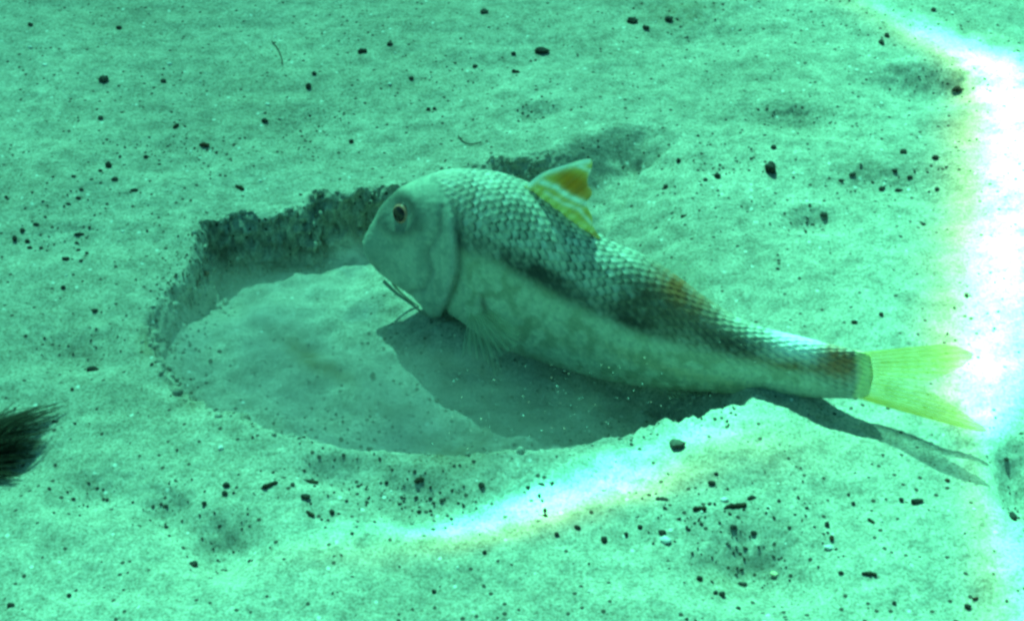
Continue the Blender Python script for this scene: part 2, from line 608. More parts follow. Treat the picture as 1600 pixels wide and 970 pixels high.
def build_fish():
    root = bpy.data.objects.new('goatfish', None)
    col.objects.link(root)
    base = 0.5 * (FA + FB)
    base[2] = float(height(np.array([base[0]]), np.array([base[1]]), False)[0])
    root.location = base
    root.empty_display_size = 0.02
    tag(root, 'pale goatfish with dark blotches and yellow forked tail nosing into the sand hollow', 'fish')

    # ---------------- body
    NU, NV = 640, 300
    C = crom(ST, NU)
    # finer towards the snout
    T = fp(C[:, 0], C[:, 1])
    B = fp(C[:, 2], C[:, 3])
    M = 0.5 * (T + B)
    a = 0.5 * np.linalg.norm(T - B, axis=1)
    vd = (T - B) / np.maximum(2 * a, 1e-9)[:, None]
    b = a * C[:, 4]
    th = np.linspace(0, 2 * math.pi, NV, endpoint=False)
    ct, sn = np.cos(th), np.sin(th)
    prof = np.sign(sn) * np.abs(sn) ** 0.92
    # breast and belly a little fuller than the back
    full = 1 + 0.10 * np.clip(-ct, 0, 1)[None, :] * smooth(C[:, 2], 620, 760)[:, None]
    P = M[:, None, :] + a[:, None, None] * ct[None, :, None] * vd[:, None, :] \
        + (b[:, None] * prof[None, :] * full)[:, :, None] * NRM
    nside = (P - M[:, None, :]) @ NRM
    # picture coordinates of the left side; the right side takes those of its mirror point
    Pl = P + (np.abs(nside) - nside)[:, :, None] * NRM
    px, py = to_px(Pl)
    # surface coordinates in metres
    du = np.linalg.norm(np.diff(P, axis=0), axis=2)
    s = np.vstack([np.zeros((1, NV)), np.cumsum(du, axis=0)])
    s = s - s[NU // 3:NU // 3 + 1, :]
    smid = np.concatenate([[0], np.cumsum(np.linalg.norm(np.diff(M, axis=0), axis=1))])
    s = np.repeat(smid[:, None], NV, 1)
    hgt = np.abs(np.where(th > math.pi, 2 * math.pi - th, th))           # 0 at back .. pi at belly
    girth = math.pi * np.sqrt((a ** 2 + b ** 2) / 2)
    t = hgt[None, :] / math.pi * np.maximum(girth, 0.004)[:, None]
    gref = girth[NU // 2]
    # outward normals of the smooth body
    def normals(Q):
        e1 = np.gradient(Q, axis=0)
        e2 = np.roll(Q, -1, 1) - np.roll(Q, 1, 1)
        n = np.cross(e1, e2)
        n /= np.maximum(np.linalg.norm(n, axis=2, keepdims=True), 1e-12)
        sgn = np.sign(np.sum(n * (Q - M[:, None, :]), axis=2).mean())
        return n * sgn
    nn = normals(P)
    # scales on back and flank
    LS, LT = 0.0031, 0.0035
    # rows follow the body as it narrows
    tt = t * (1 + 0.35 * (np.maximum(gref / np.maximum(girth, .004), 1) - 1))[:, None]
    rel, edg, rnd = scale_field(s + 0.0011 * noise(s * 150, tt * 150, 3), tt + 0.0009 * noise(s * 170, tt * 170, 8), LS, LT)
    OP = [(672, 268), (694, 305), (707, 340), (711, 380), (713, 420), (703, 455), (690, 487), (684, 500)]
    d_op, s_op, _ = pxdist(px, py, OP)
    behind = smooth(-s_op if np.mean((s_op * (px > 760))[px > 760]) < 0 else s_op, -2, 6)   # 1 behind the gill cover
    low = py - np.interp(px, [700, 780, 890, 970, 1060, 1200, 1290, 1350], [372, 398, 460, 500, 530, 560, 580, 590])
    upper = 1 - smooth(low + 14 * noise(px / 40, py / 40, 19), -30, 44)
    sw = behind * (0.50 + 0.50 * upper)
    off = 0.00055 * rel * sw
    # gill cover stands proud, cheek plate ridge, mouth, eye socket
    head = 1 - behind
    off = off + 0.0014 * head * np.exp(-(d_op / 26) ** 2) * smooth(py, 300, 345)
    off = off - 0.0013 * behind * np.exp(-(d_op / 9) ** 2) * smooth(py, 300, 345)
    off = off + 0.00030 * (np.abs(noise(px / 16, py / 16, 44)) + .6 * np.abs(noise(px / 7, py / 7, 45))) * head
    PRE = [(692, 325), (688, 360), (668, 395), (676, 425), (664, 452), (645, 456)]
    d_pre, s_pre, _ = pxdist(px, py, PRE)
    off = off - 0.0006 * np.exp(-(d_pre / 5) ** 2)
    MOUTH = [(568, 402), (580, 414), (592, 421)]
    d_m, s_m, _ = pxdist(px, py, MOUTH)
    off = off - 0.0006 * np.exp(-(d_m / 4) ** 2)
    d_eye = np.hypot((px - 625) / 1.0, (py - 333) / 1.15)
    off = off + 0.0010 * np.exp(-((d_eye - 27) / 9) ** 2) - 0.0008 * np.exp(-(d_eye / 20) ** 2)
    off = off + 0.00012 * noise(px / 30 + 3, py / 11, 41) * head
    # pectoral girdle fold
    GIR = [(722, 440), (748, 470), (757, 505)]
    d_g, s_g, _ = pxdist(px, py, GIR)
    off = off - 0.0006 * np.exp(-(d_g / 6) ** 2)
    P = P + off[:, :, None] * nn

    # pigment
    def c3(r, g, b_):
        return np.array([r, g, b_])
    K = np.empty(px.shape + (3,))
    K[:] = c3(.52, .54, .44)
    def put(mask, colr):
        m_ = np.clip(mask, 0, 1)[..., None]
        K[:] = K * (1 - m_) + np.asarray(colr) * m_
    def blot(cx, cy, aa, bb, ang=0, p=2.0):
        c, s_ = math.cos(R(ang)), math.sin(R(ang))
        dx, dy = px - cx, py - cy
        return np.exp(-(np.abs((dx * c + dy * s_) / aa) ** p + np.abs((-dx * s_ + dy * c) / bb) ** p))
    n1 = fbm(px / 26, py / 26, 51, 3)
    n2 = fbm(px / 9, py / 9, 57, 2)
    put(upper * behind * .85, (.54, .55, .45))
    put(upper * behind * smooth(px, 930, 1040) * .6, (.34, .33, .27))
    # rosy grey of the nape
    put(.4 * blot(720, 300, 60, 40), (.52, .44, .38))
    # scale edges and single darker scales
    put(edg * sw * np.clip(.74 + .8 * n1 + .6 * n2 + .6 * (rnd - .5), .05, 1) * (.55 + .45 * upper) * smooth(px, 690, 740), (.055, .065, .055))
    put(sw * smooth(rnd, .55, 1) * .35, (.20, .19, .16))
    put(sw * smooth(rnd, .5, 0) * (1 - edg) * .5, (.70, .70, .66))
    # a few faint upright streaks down the lower flank
    put(.30 * behind * smooth(noise(px / 13, py / 70, 23), .02, .4) * smooth(low, 0, 40), (.34, .37, .28))
    # dark stripe behind gill, long blotch on the flank, saddle and tail blotches
    w = np.clip(1.05 + .55 * n1 + .5 * n2, .62, 1.3)
    put(.85 * w * blot(717, 405, 13, 72, 0, 2.6), (.045, .055, .05))
    put(.62 * w * blot(738, 388, 26, 26), (.07, .08, .07))
    put(.95 * w * blot(842, 434, 84, 24, 27, 3.2), (.035, .04, .036))
    put(.65 * w * blot(910, 470, 60, 18, 26), (.08, .09, .075))
    put(.88 * w * blot(1012, 478, 56, 40, 30, 3), (.095, .085, .06))
    put(.85 * w * blot(992, 502, 52, 18, 25), (.035, .036, .032))
    put(.85 * w * blot(1078, 476, 60, 24, 38), (.30, .13, .055))
    put(.8 * w * blot(1056, 446, 38, 17, 38), (.32, .12, .045))
    put(.70 * w * blot(1080, 515, 60, 26, 25), (.12, .105, .07))
    put(.88 * w * blot(1140, 538, 54, 17, 18, 2.4), (.045, .042, .035))
    put(.35 * w * blot(1130, 505, 50, 22, 25), (.36, .33, .25))
    # white saddle and brown tail stalk
    put(.95 * blot(1248, 541, 46, 22, 14, 3), (.88, .87, .84))
    put(.80 * w * blot(1240, 572, 62, 10, 8), (.26, .15, .075))
    put(.88 * w * blot(1312, 566, 34, 24, 20, 3), (.40, .165, .085))
    put(.95 * smooth(px + 8 * n1, 1330, 1348), (.90, .84, .40))
    # pale smooth lower flank with faint yellow lines
    lo = smooth(low, 0, 30) * behind * (1 - smooth(px, 1250, 1320))
    put(lo * .55, (.60, .66, .48))
    put(lo * .4 * np.exp(-((low - 52) / 10) ** 2) * smooth(px, 900, 1000), (.50, .38, .16))
    put(lo * .3 * np.exp(-((low - 78) / 8) ** 2) * smooth(px, 760, 850), (.40, .37, .22))
    put(lo * .6 * smooth(n2, .0, .45), (.33, .35, .27))
    put(lo * .8 * smooth(n1, -.12, .4), (.31, .33, .22))
    # head
    put(head * .6, (.50, .53, .43))
    put(head * .7 * smooth(n1, -.1, .4), (.27, .30, .25))
    put(head * .5 * smooth(n2, 0, .45), (.30, .32, .27))
    put(head * .7 * smooth(noise(px / 9, py / 60, 71), 0, .45), (.38, .41, .34))
    put(head * .55 * blot(650, 345, 26, 30), (.12, .13, .12))
    put(head * .4 * blot(585, 370, 26, 46), (.28, .31, .27))
    put(.35 * np.exp(-(d_m / 4) ** 2), (.12, .12, .11))
    put(.5 * blot(592, 352, 4, 6, 20), (.08, .08, .07))
    put(head * .4 * blot(580, 400, 20, 26), (.24, .27, .23))
    put(.45 * np.exp(-(d_pre / 6) ** 2), (.15, .16, .15))
    put(.8 * np.exp(-((d_eye - 24) / 11) ** 2), (.12, .13, .115))
    put(.75 * behind * np.exp(-(d_op / 8) ** 2) * smooth(py, 320, 360), (.05, .055, .05))
    put(.35 * head * np.exp(-(d_op / 7) ** 2) * smooth(py, 320, 360), (.50, .50, .47))
    put(.8 * blot(756, 478, 7, 17, -15), (.10, .075, .06))
    put(.2 * smooth(-py + np.interp(px, [600, 700, 800], [300, 285, 300]), 0, 18) * (px < 840), (.50, .50, .45))
    K = np.clip(K * 1.16 * (1 + .10 * n2[..., None]), .02, .92)

    V = P.reshape(-1, 3) - base
    F = grid_faces(NU, NV, True)
    nose = M[0] - AX * -0.0008 - base
    tail = M[-1] - AX * 0.0015 - base
    V = np.vstack([V, nose, tail])
    i0, i1 = len(V) - 2, len(V) - 1
    j = np.arange(0, NV, 2)
    cap0 = np.stack([np.full(len(j), i0), (j + 2) % NV, (j + 1) % NV, j], -1)
    o1 = (NU - 1) * NV
    cap1 = np.stack([np.full(len(j), i1), o1 + j, o1 + (j + 1) % NV, o1 + (j + 2) % NV], -1)
    me = mesh_from('body', V, np.vstack([F, cap0, cap1]))
    kk = np.vstack([K.reshape(-1, 3), K[0].mean(0), K[-1].mean(0)])
    add_color(me, 'pigment', kk)
    m, nt, out = new_mat('fish_skin')
    at_ = N(nt, 'ShaderNodeAttribute', attribute_name='pigment')
    bs = N(nt, 'ShaderNodeBsdfPrincipled', i_Roughness=.48)
    bs.inputs['Specular IOR Level'].default_value = 0.25
    co = N(nt, 'ShaderNodeTexCoord')
    no = N(nt, 'ShaderNodeTexNoise', i_Scale=700.0, i_Detail=3.0)
    nt.links.new(co.outputs['Object'], no.inputs['Vector'])
    rp = N(nt, 'ShaderNodeMapRange')
    rp.inputs['To Min'].default_value = .72
    rp.inputs['To Max'].default_value = 1.28
    nt.links.new(no.outputs['Fac'], rp.inputs['Value'])
    mx = N(nt, 'ShaderNodeMix', data_type='RGBA', blend_type='MULTIPLY')
    mx.inputs['Factor'].default_value = 1
    nt.links.new(at_.outputs['Color'], mx.inputs['A'])
    nt.links.new(rp.outputs[0], mx.inputs['B'])
    nt.links.new(mx.outputs['Result'], bs.inputs['Base Color'])
    nt.links.new(bs.outputs[0], out.inputs['Surface'])
    link('body', me, m, root)

    # ---------------- eye
    def flank_n(qx, qy):
        """how far the left flank stands out at a picture point"""
        d2 = (px - qx) ** 2 + (py - qy) ** 2
        d2 = np.where(nside < 0, 1e9, d2)
        k = np.unravel_index(np.argmin(d2), d2.shape)
        return P[k], nn[k]
    def simple(name, colr, rough, spec=.5):
        mm, nt2, o2 = new_mat(name)
        bb = N(nt2, 'ShaderNodeBsdfPrincipled', i_Roughness=rough)
        bb.inputs['Specular IOR Level'].default_value = spec
        tc = N(nt2, 'ShaderNodeTexCoord')
        nz = N(nt2, 'ShaderNodeTexNoise', i_Scale=900.0)
        nt2.links.new(tc.outputs['Object'], nz.inputs['Vector'])
        mxx = N(nt2, 'ShaderNodeMix', data_type='RGBA')
        mxx.inputs['A'].default_value = tuple(c * .75 for c in colr) + (1,)
        mxx.inputs['B'].default_value = tuple(min(1, c * 1.25) for c in colr) + (1,)
        nt2.links.new(nz.outputs['Fac'], mxx.inputs['Factor'])
        nt2.links.new(mxx.outputs['Result'], bb.inputs['Base Color'])
        nt2.links.new(bb.outputs[0], o2.inputs['Surface'])
        return mm
    m_ball = simple('eye_white', (.06, .05, .04), .3)
    m_iris = simple('eye_iris', (.62, .26, .18), .3)
    m_pup = simple('eye_pupil', (.030, .010, .008), .15, .5)
    def dome(r, hgt_, rin=0.0, nr=14, na=40):
        vv, ff = [], []
        for i in range(nr + 1):
            f = rin + (1 - rin) * i / nr
            for k in range(na):
                an = 2 * math.pi * k / na
                vv.append((r * f * math.cos(an), r * f * math.sin(an), hgt_ * math.sqrt(max(0, 1 - (f * .98) ** 2))))
        for i in range(nr):
            for k in range(na):
                ff.append((i * na + k, i * na + (k + 1) % na, (i + 1) * na + (k + 1) % na, (i + 1) * na + k))
        return np.array(vv), np.array(ff)
    for side in (1, -1):
        p, n = flank_n(625, 333)
        # the eye looks out sideways and a little forward and up
        d = n * .9 + NRM * .5
        d = d / np.linalg.norm(d)
        if side < 0:
            mid = p - ((p - FA) @ NRM) * 2 * NRM
            p = mid
            d = d - 2 * (d @ NRM) * NRM
        ex = np.cross(VUP, d)
        ex /= np.linalg.norm(ex)
        ey = np.cross(d, ex)
        frame = np.stack([ex, ey, d])
        def put_dome(name, mat, r, h, lift, rin, parent):
            v, f = dome(r, h, rin)
            v = v @ frame + p + d * lift - base
            return link(name, mesh_from(name, v, f), mat, parent)
        eye = put_dome('eye', m_ball, .0047, .0024, -.0006, 0, root)
        put_dome('iris', m_iris, .0040, .0021, .0002, .78, eye)
        put_dome('pupil', m_pup, .0034, .0016, .0006, 0, eye)

    # ---------------- fins
    def fin_mat(name, alpha, trans=.5):
        mm, nt2, o2 = new_mat(name)
        at2 = N(nt2, 'ShaderNodeAttribute', attribute_name='pigment')
        df = N(nt2, 'ShaderNodeBsdfDiffuse')
        tl = N(nt2, 'ShaderNodeBsdfTranslucent')
        tp = N(nt2, 'ShaderNodeBsdfTransparent')
        m1 = N(nt2, 'ShaderNodeMixShader')
        m1.inputs[0].default_value = trans
        m2 = N(nt2, 'ShaderNodeMixShader')
        L = nt2.links.new
        L(at2.outputs['Color'], df.inputs['Color'])
        L(at2.outputs['Color'], tl.inputs['Color'])
        L(df.outputs[0], m1.inputs[1])
        L(tl.outputs[0], m1.inputs[2])
        al = N(nt2, 'ShaderNodeMath', operation='MULTIPLY')
        al.inputs[1].default_value = alpha
        L(at2.outputs['Alpha'], al.inputs[0])
        L(al.outputs[0], m2.inputs[0])
        L(tp.outputs[0], m2.inputs[1])
        L(m1.outputs[0], m2.inputs[2])
        L(m2.outputs[0], o2.inputs['Surface'])
        return mm

    def fin(name, inner, outer, mat, paint, rays, n0=0.0, n1=0.0, wave=.0006, thick=.00035, nu=120, nv=44):
        """membrane between two rows of picture points lying n0..n1 off the middle plane, ribbed by its rays"""
        A, O = crom(inner, nu), crom(outer, nu)
        f = np.linspace(0, 1, nv)
        qx = A[:, None, 0] * (1 - f) + O[:, None, 0] * f
        qy = A[:, None, 1] * (1 - f) + O[:, None, 1] * f
        u = np.linspace(0, 1, nu)[:, None] * np.ones((1, nv))
        nofs = n0 + (n1 - n0) * f[None, :] + wave * np.sin(u * 7 + f[None, :] * 2.2) * f[None, :]
        rib = np.abs(np.cos(math.pi * rays * u)) ** 6
        th_ = thick * (0.35 + 1.1 * rib) * (1 - .55 * f[None, :])
        Q1 = fp(qx, qy, nofs + th_)
        Q2 = fp(qx, qy, nofs - th_)
        kc, al = paint(qx, qy, u, f[None, :] * np.ones_like(u), rib)
        v = np.vstack([Q1.reshape(-1, 3), Q2.reshape(-1, 3)]) - base
        F1 = grid_faces(nu, nv)
        F2 = F1[:, ::-1] + nu * nv
        mm = mesh_from(name, v, np.vstack([F1, F2]))
        c4 = np.concatenate([kc.reshape(-1, 3), al.reshape(-1, 1)], 1)
        a_ = mm.attributes.new('pigment', 'FLOAT_COLOR', 'POINT')
        a_.data.foreach_set('color', np.vstack([c4, c4]).astype(np.float32).ravel())
        return link(name, mm, mat, root)

    mixc = lambda k, m_, c: k * (1 - np.clip(m_, 0, 1)[..., None]) + np.array(c) * np.clip(m_, 0, 1)[..., None]

    def paint_dorsal(qx, qy, u, f, rib):
        k = np.empty(qx.shape + (3,))
        k[:] = (.62, .46, .10)
        d1, _, _ = pxdist(qx, qy, [(828, 288), (852, 269), (885, 259), (918, 252)])
        d2, _, _ = pxdist(qx, qy, [(846, 284), (868, 292), (885, 305), (905, 315), (924, 319)])
        d3, _, _ = pxdist(qx, qy, [(852, 300), (880, 318), (905, 327), (925, 350)])
        d4, _, _ = pxdist(qx, qy, [(905, 260), (922, 268), (923, 290)])
        d5, _, _ = pxdist(qx, qy, [(840, 298), (880, 330), (925, 358)])
        ora = np.exp(-(np.abs((qx - 897) / 27) ** 3 + np.abs((qy - 289 - .35 * (qx - 897)) / 21) ** 3))
        k = mixc(k, .95 * ora, (.62, .24, .02))
        for d_, w_, s_ in ((d1, 6, .95), (d2, 5, .95), (d3, 3.5, .7), (d4, 4, .8)):
            k = mixc(k, s_ * np.exp(-(d_ / w_) ** 2), (.80, .88, .90))
        k = mixc(k, .8 * np.exp(-(d5 / 5) ** 2), (.66, .60, .20))
        k = mixc(k, .8 * np.exp(-((qx - 930) / 6) ** 2 - ((qy - 366) / 6) ** 2), (.45, .22, .02))
        k = mixc(k, .25 * rib, (.55, .50, .25))
        return k, np.clip(.62 + .3 * rib + .2 * ora, 0, 1)
    m_d = fin_mat('dorsal_membrane', .95, .55)
    fin('dorsal_fin', [(815, 296), (838, 306), (865, 326), (895, 350), (936, 375)],
        [(820, 291), (846, 271), (880, 259), (919, 249), (924, 262), (917, 284), (925, 302), (917, 318), (926, 338), (927, 352), (938, 371)],
        m_d, paint_dorsal, 8)

    def paint_clear(qx, qy, u, f, rib):
        k = np.empty(qx.shape + (3,))
        k[:] = (.50, .54, .44)
        k = mixc(k, .6 * smooth(noise(qx / 7, qy / 7, 15), .1, .5), (.75, .75, .60))
        return k, np.clip(.10 + .30 * rib + .25 * smooth(f, .9, 1) + .2 * smooth(noise(qx / 9, qy / 9, 4), 0.1, .5), 0, 1)
    m_c = fin_mat('clear_membrane', .8, .5)
    fin('second_dorsal_fin', [(1006, 410), (1040, 430), (1080, 462), (1132, 497)],
        [(1010, 400), (1050, 404), (1084, 415), (1106, 440), (1118, 464), (1134, 492)], m_c, paint_clear, 9)

    def paint_tail(qx, qy, u, f, rib):
        k = np.empty(qx.shape + (3,))
        k[:] = (.86, .76, .14)
        k = mixc(k, .8 * np.exp(-((f - .04) / .16) ** 2), (.84, .82, .55))
        k = mixc(k, .85 * smooth(u, .72, .98), (.92, .72, .01))
        k = mixc(k, .5 * np.exp(-((qx - 1392) / 18) ** 2 - ((qy - 618) / 22) ** 2), (.55, .58, .02))
        k = mixc(k, .25 * (1 - rib) * smooth(f, .1, .5), (.78, .76, .25))
        return k, np.clip(.40 + .16 * rib - .24 * np.exp(-((u - .5) / .2) ** 2) * f + .22 * smooth(u, .75, 1), 0, 1)
    m_t = fin_mat('tail_membrane', .95, .45)
    fin('caudal_fin', [(1330, 552), (1336, 565), (1340, 580), (1342, 595), (1340, 608), (1334, 619)],
        [(1420, 540), (1475, 537), (1506, 545), (1520, 556), (1506, 572), (1480, 586), (1452, 598), (1444, 604), (1462, 616),
         (1492, 634), (1520, 652), (1542, 668), (1530, 671), (1480, 660), (1420, 644)],
        m_t, paint_tail, 17, wave=.0012, nu=180)

    def paint_pale(qx, qy, u, f, rib):
        k = np.empty(qx.shape + (3,))
        k[:] = (.45, .47, .42)
        return k, np.clip(.30 + .45 * rib - .15 * f, 0, 1)
    m_p = fin_mat('pale_membrane', .9, .5)
    def paint_pec(qx, qy, u, f, rib):
        k = np.empty(qx.shape + (3,))
        k[:] = (.76, .82, .62)
        return k, np.clip(.22 + .50 * rib - .12 * f, 0, 1)
    for sgn in (1, -1):
        fin('pectoral_fin', [(752, 432), (756, 442), (760, 454)],
            [(846, 470), (842, 494), (818, 512), (788, 518), (758, 504)], m_p, paint_pec, 10,
            n0=sgn * .0160, n1=sgn * .0235, nu=90)
        fin('pelvic_fin', [(746, 492), (758, 500), (774, 510)],
            [(748, 528), (764, 552), (788, 562), (808, 548)], m_p, paint_pec, 7,
            n0=sgn * .006, n1=sgn * .017, nu=70)
    fin('anal_fin', [(1022, 600), (1060, 604), (1098, 607)], [(1050, 622), (1078, 622), (1104, 612)],
        m_c, paint_clear, 6, nu=60)

    # ---------------- barbels under the chin
    m_b = simple('barbel_skin', (.42, .42, .34), .6, .2)
    for sgn, pts in ((1, [(604, 434), (622, 451), (648, 470), (670, 487), (690, 494)]),
                     (-1, [(602, 432), (614, 454), (636, 474), (660, 490)])):
        Cc = crom(pts, 60)
        L3 = fp(Cc[:, 0], Cc[:, 1], sgn * .003 + 0 * Cc[:, 0])
        na = 10
        vv = []
        for i in range(60):
            tng = L3[min(i + 1, 59)] - L3[max(i - 1, 0)]
            tng /= np.linalg.norm(tng)
            e1 = np.cross(tng, NRM)
            e1 /= np.linalg.norm(e1)
            e2 = np.cross(tng, e1)
            r = .0008 * (1 - .65 * i / 59)
            for k in range(na):
                an = 2 * math.pi * k / na
                vv.append(L3[i] + r * (math.cos(an) * e1 + math.sin(an) * e2) - base)
        link('barbel', mesh_from('barbel', np.array(vv), grid_faces(60, na, True)), m_b, root)
    return root


build_fish()

# ------------------------------------------------------------------ bits lying on the sand
def bit_mat(name, c0, c1, rough=.8):
    m, nt, out = new_mat(name)
    b = N(nt, 'ShaderNodeBsdfPrincipled', i_Roughness=rough)
    b.inputs['Specular IOR Level'].default_value = .2
    tc = N(nt, 'ShaderNodeTexCoord')
    nz = N(nt, 'ShaderNodeTexNoise', i_Scale=650.0, i_Detail=3.0)
    nt.links.new(tc.outputs['Object'], nz.inputs['Vector'])
    mx = N(nt, 'ShaderNodeValToRGB')
    mx.color_ramp.elements[0].position = .35
    mx.color_ramp.elements[0].color = tuple(c0) + (1,)
    mx.color_ramp.elements[1].position = .7
    mx.color_ramp.elements[1].color = tuple(c1) + (1,)
    nt.links.new(nz.outputs['Fac'], mx.inputs['Fac'])
    nt.links.new(mx.outputs['Color'], b.inputs['Base Color'])
    nt.links.new(b.outputs[0], out.inputs['Surface'])
    return m


MAT = {'dark': bit_mat('dark_stone', (.014, .014, .013), (.070, .062, .050)),
       'red': bit_mat('reddish_stone', (.05, .022, .014), (.12, .05, .03)),
       'grey': bit_mat('grey_stone', (.045, .042, .036), (.11, .10, .085)),
       'twig': bit_mat('dead_plant', (.016, .013, .009), (.06, .045, .025)),
       'shell': bit_mat('pale_shell', (.70, .68, .64), (.88, .87, .84), .5),
       'tan': bit_mat('tan_shell', (.62, .52, .30), (.80, .72, .50), .5)}


def ico(sub):
    import bmesh
    bm = bmesh.new()
    bmesh.ops.create_icosphere(bm, subdivisions=sub, radius=1)
    v = np.array([x.co[:] for x in bm.verts])
    f = np.array([[x.index for x in y.verts] for y in bm.faces])
    bm.free()
    return v, f


ICO2, ICO1 = ico(3), ico(1)


def pebble_mesh(name, lx, ly, lz, ang, seed):
    v, f = ICO2
    r = 1 + .34 * noise(v[:, 0] * 1.3 + seed * 3.1, v[:, 1] * 1.3 + v[:, 2] * 1.7, seed) \
        + .20 * noise(v[:, 0] * 3.1 + v[:, 2] * 2, v[:, 1] * 3.1 - v[:, 2], seed + 9)
    p = v * r[:, None]
    # a few flat broken faces
    for k in range(4):
        d = rng.normal(size=3)
        d /= np.linalg.norm(d)
        h = p @ d
        p = p - np.clip(h - .72, 0, None)[:, None] * d * .85
    p = p * np.array([lx, ly, lz])
    c, s = math.cos(ang), math.sin(ang)
    p = np.stack([p[:, 0] * c - p[:, 1] * s, p[:, 0] * s + p[:, 1] * c, p[:, 2]], -1)
    return mesh_from(name, p, f, True)


def twig_mesh(name, lx, ly, lz, ang, seed):
    n, na = 26, 12
    u = np.linspace(-1, 1, n)
    bend = .35 * noise(u * 1.1 + seed, u * 0 + .3, seed)
    wid = np.sqrt(np.clip(1 - np.abs(u) ** 3.5, 0, 1)) * (1 + .5 * noise(u * 2.3 + seed, u * 0 + .7, seed + 1))
    an = np.linspace(0, 2 * math.pi, na, endpoint=False)
    rr = 1 + .35 * noise(u[:, None] * 4 + seed, np.cos(an)[None, :] * 1.4 + .5, seed + 2)
    x = lx * u[:, None] + 0 * an[None, :]
    y = ly * (bend[:, None] * 1.2 + wid[:, None] * np.cos(an)[None, :] * rr)
    z = lz * wid[:, None] * np.sin(an)[None, :] * rr
    c, s = math.cos(ang), math.sin(ang)
    p = np.stack([x * c - y * s, x * s + y * c, z], -1).reshape(-1, 3)
    return mesh_from(name, p, grid_faces(n, na, True))


def put_bit(kind, px, py, w, h, rot, label, group=None, mat=None):
    """w, h: seen size in picture points; rot: degrees on the ground"""
    p = on_sand(px, py)
    dist = (p - CAM) @ FWD
    s = dist / FPX
    lx = .46 * w * s
    hh = .46 * h * s
    seed = int(px * 7 + py * 13) % 9973
    if kind == 'twig':
        me = twig_mesh('plant_fragment', lx, hh * .95, hh * .8, R(rot), seed)
        o = link('plant_fragment', me, MAT[mat or 'twig'])
        cat = 'debris'
        lz = hh * .8
    else:
        nm = 'shell_fragment' if kind == 'shell' else 'pebble'
        ly = hh * 1.05
        lz = hh * (.62 if kind == 'shell' else .85)
        me = pebble_mesh(nm, lx, ly, lz, R(rot), seed)
        o = link(nm, me, MAT[mat or ('shell' if kind == 'shell' else 'dark')])
        cat = 'shell' if kind == 'shell' else 'pebble'
    o.location = (p[0], p[1], p[2] + lz * .45)
    tag(o, label, cat, group)
    return o


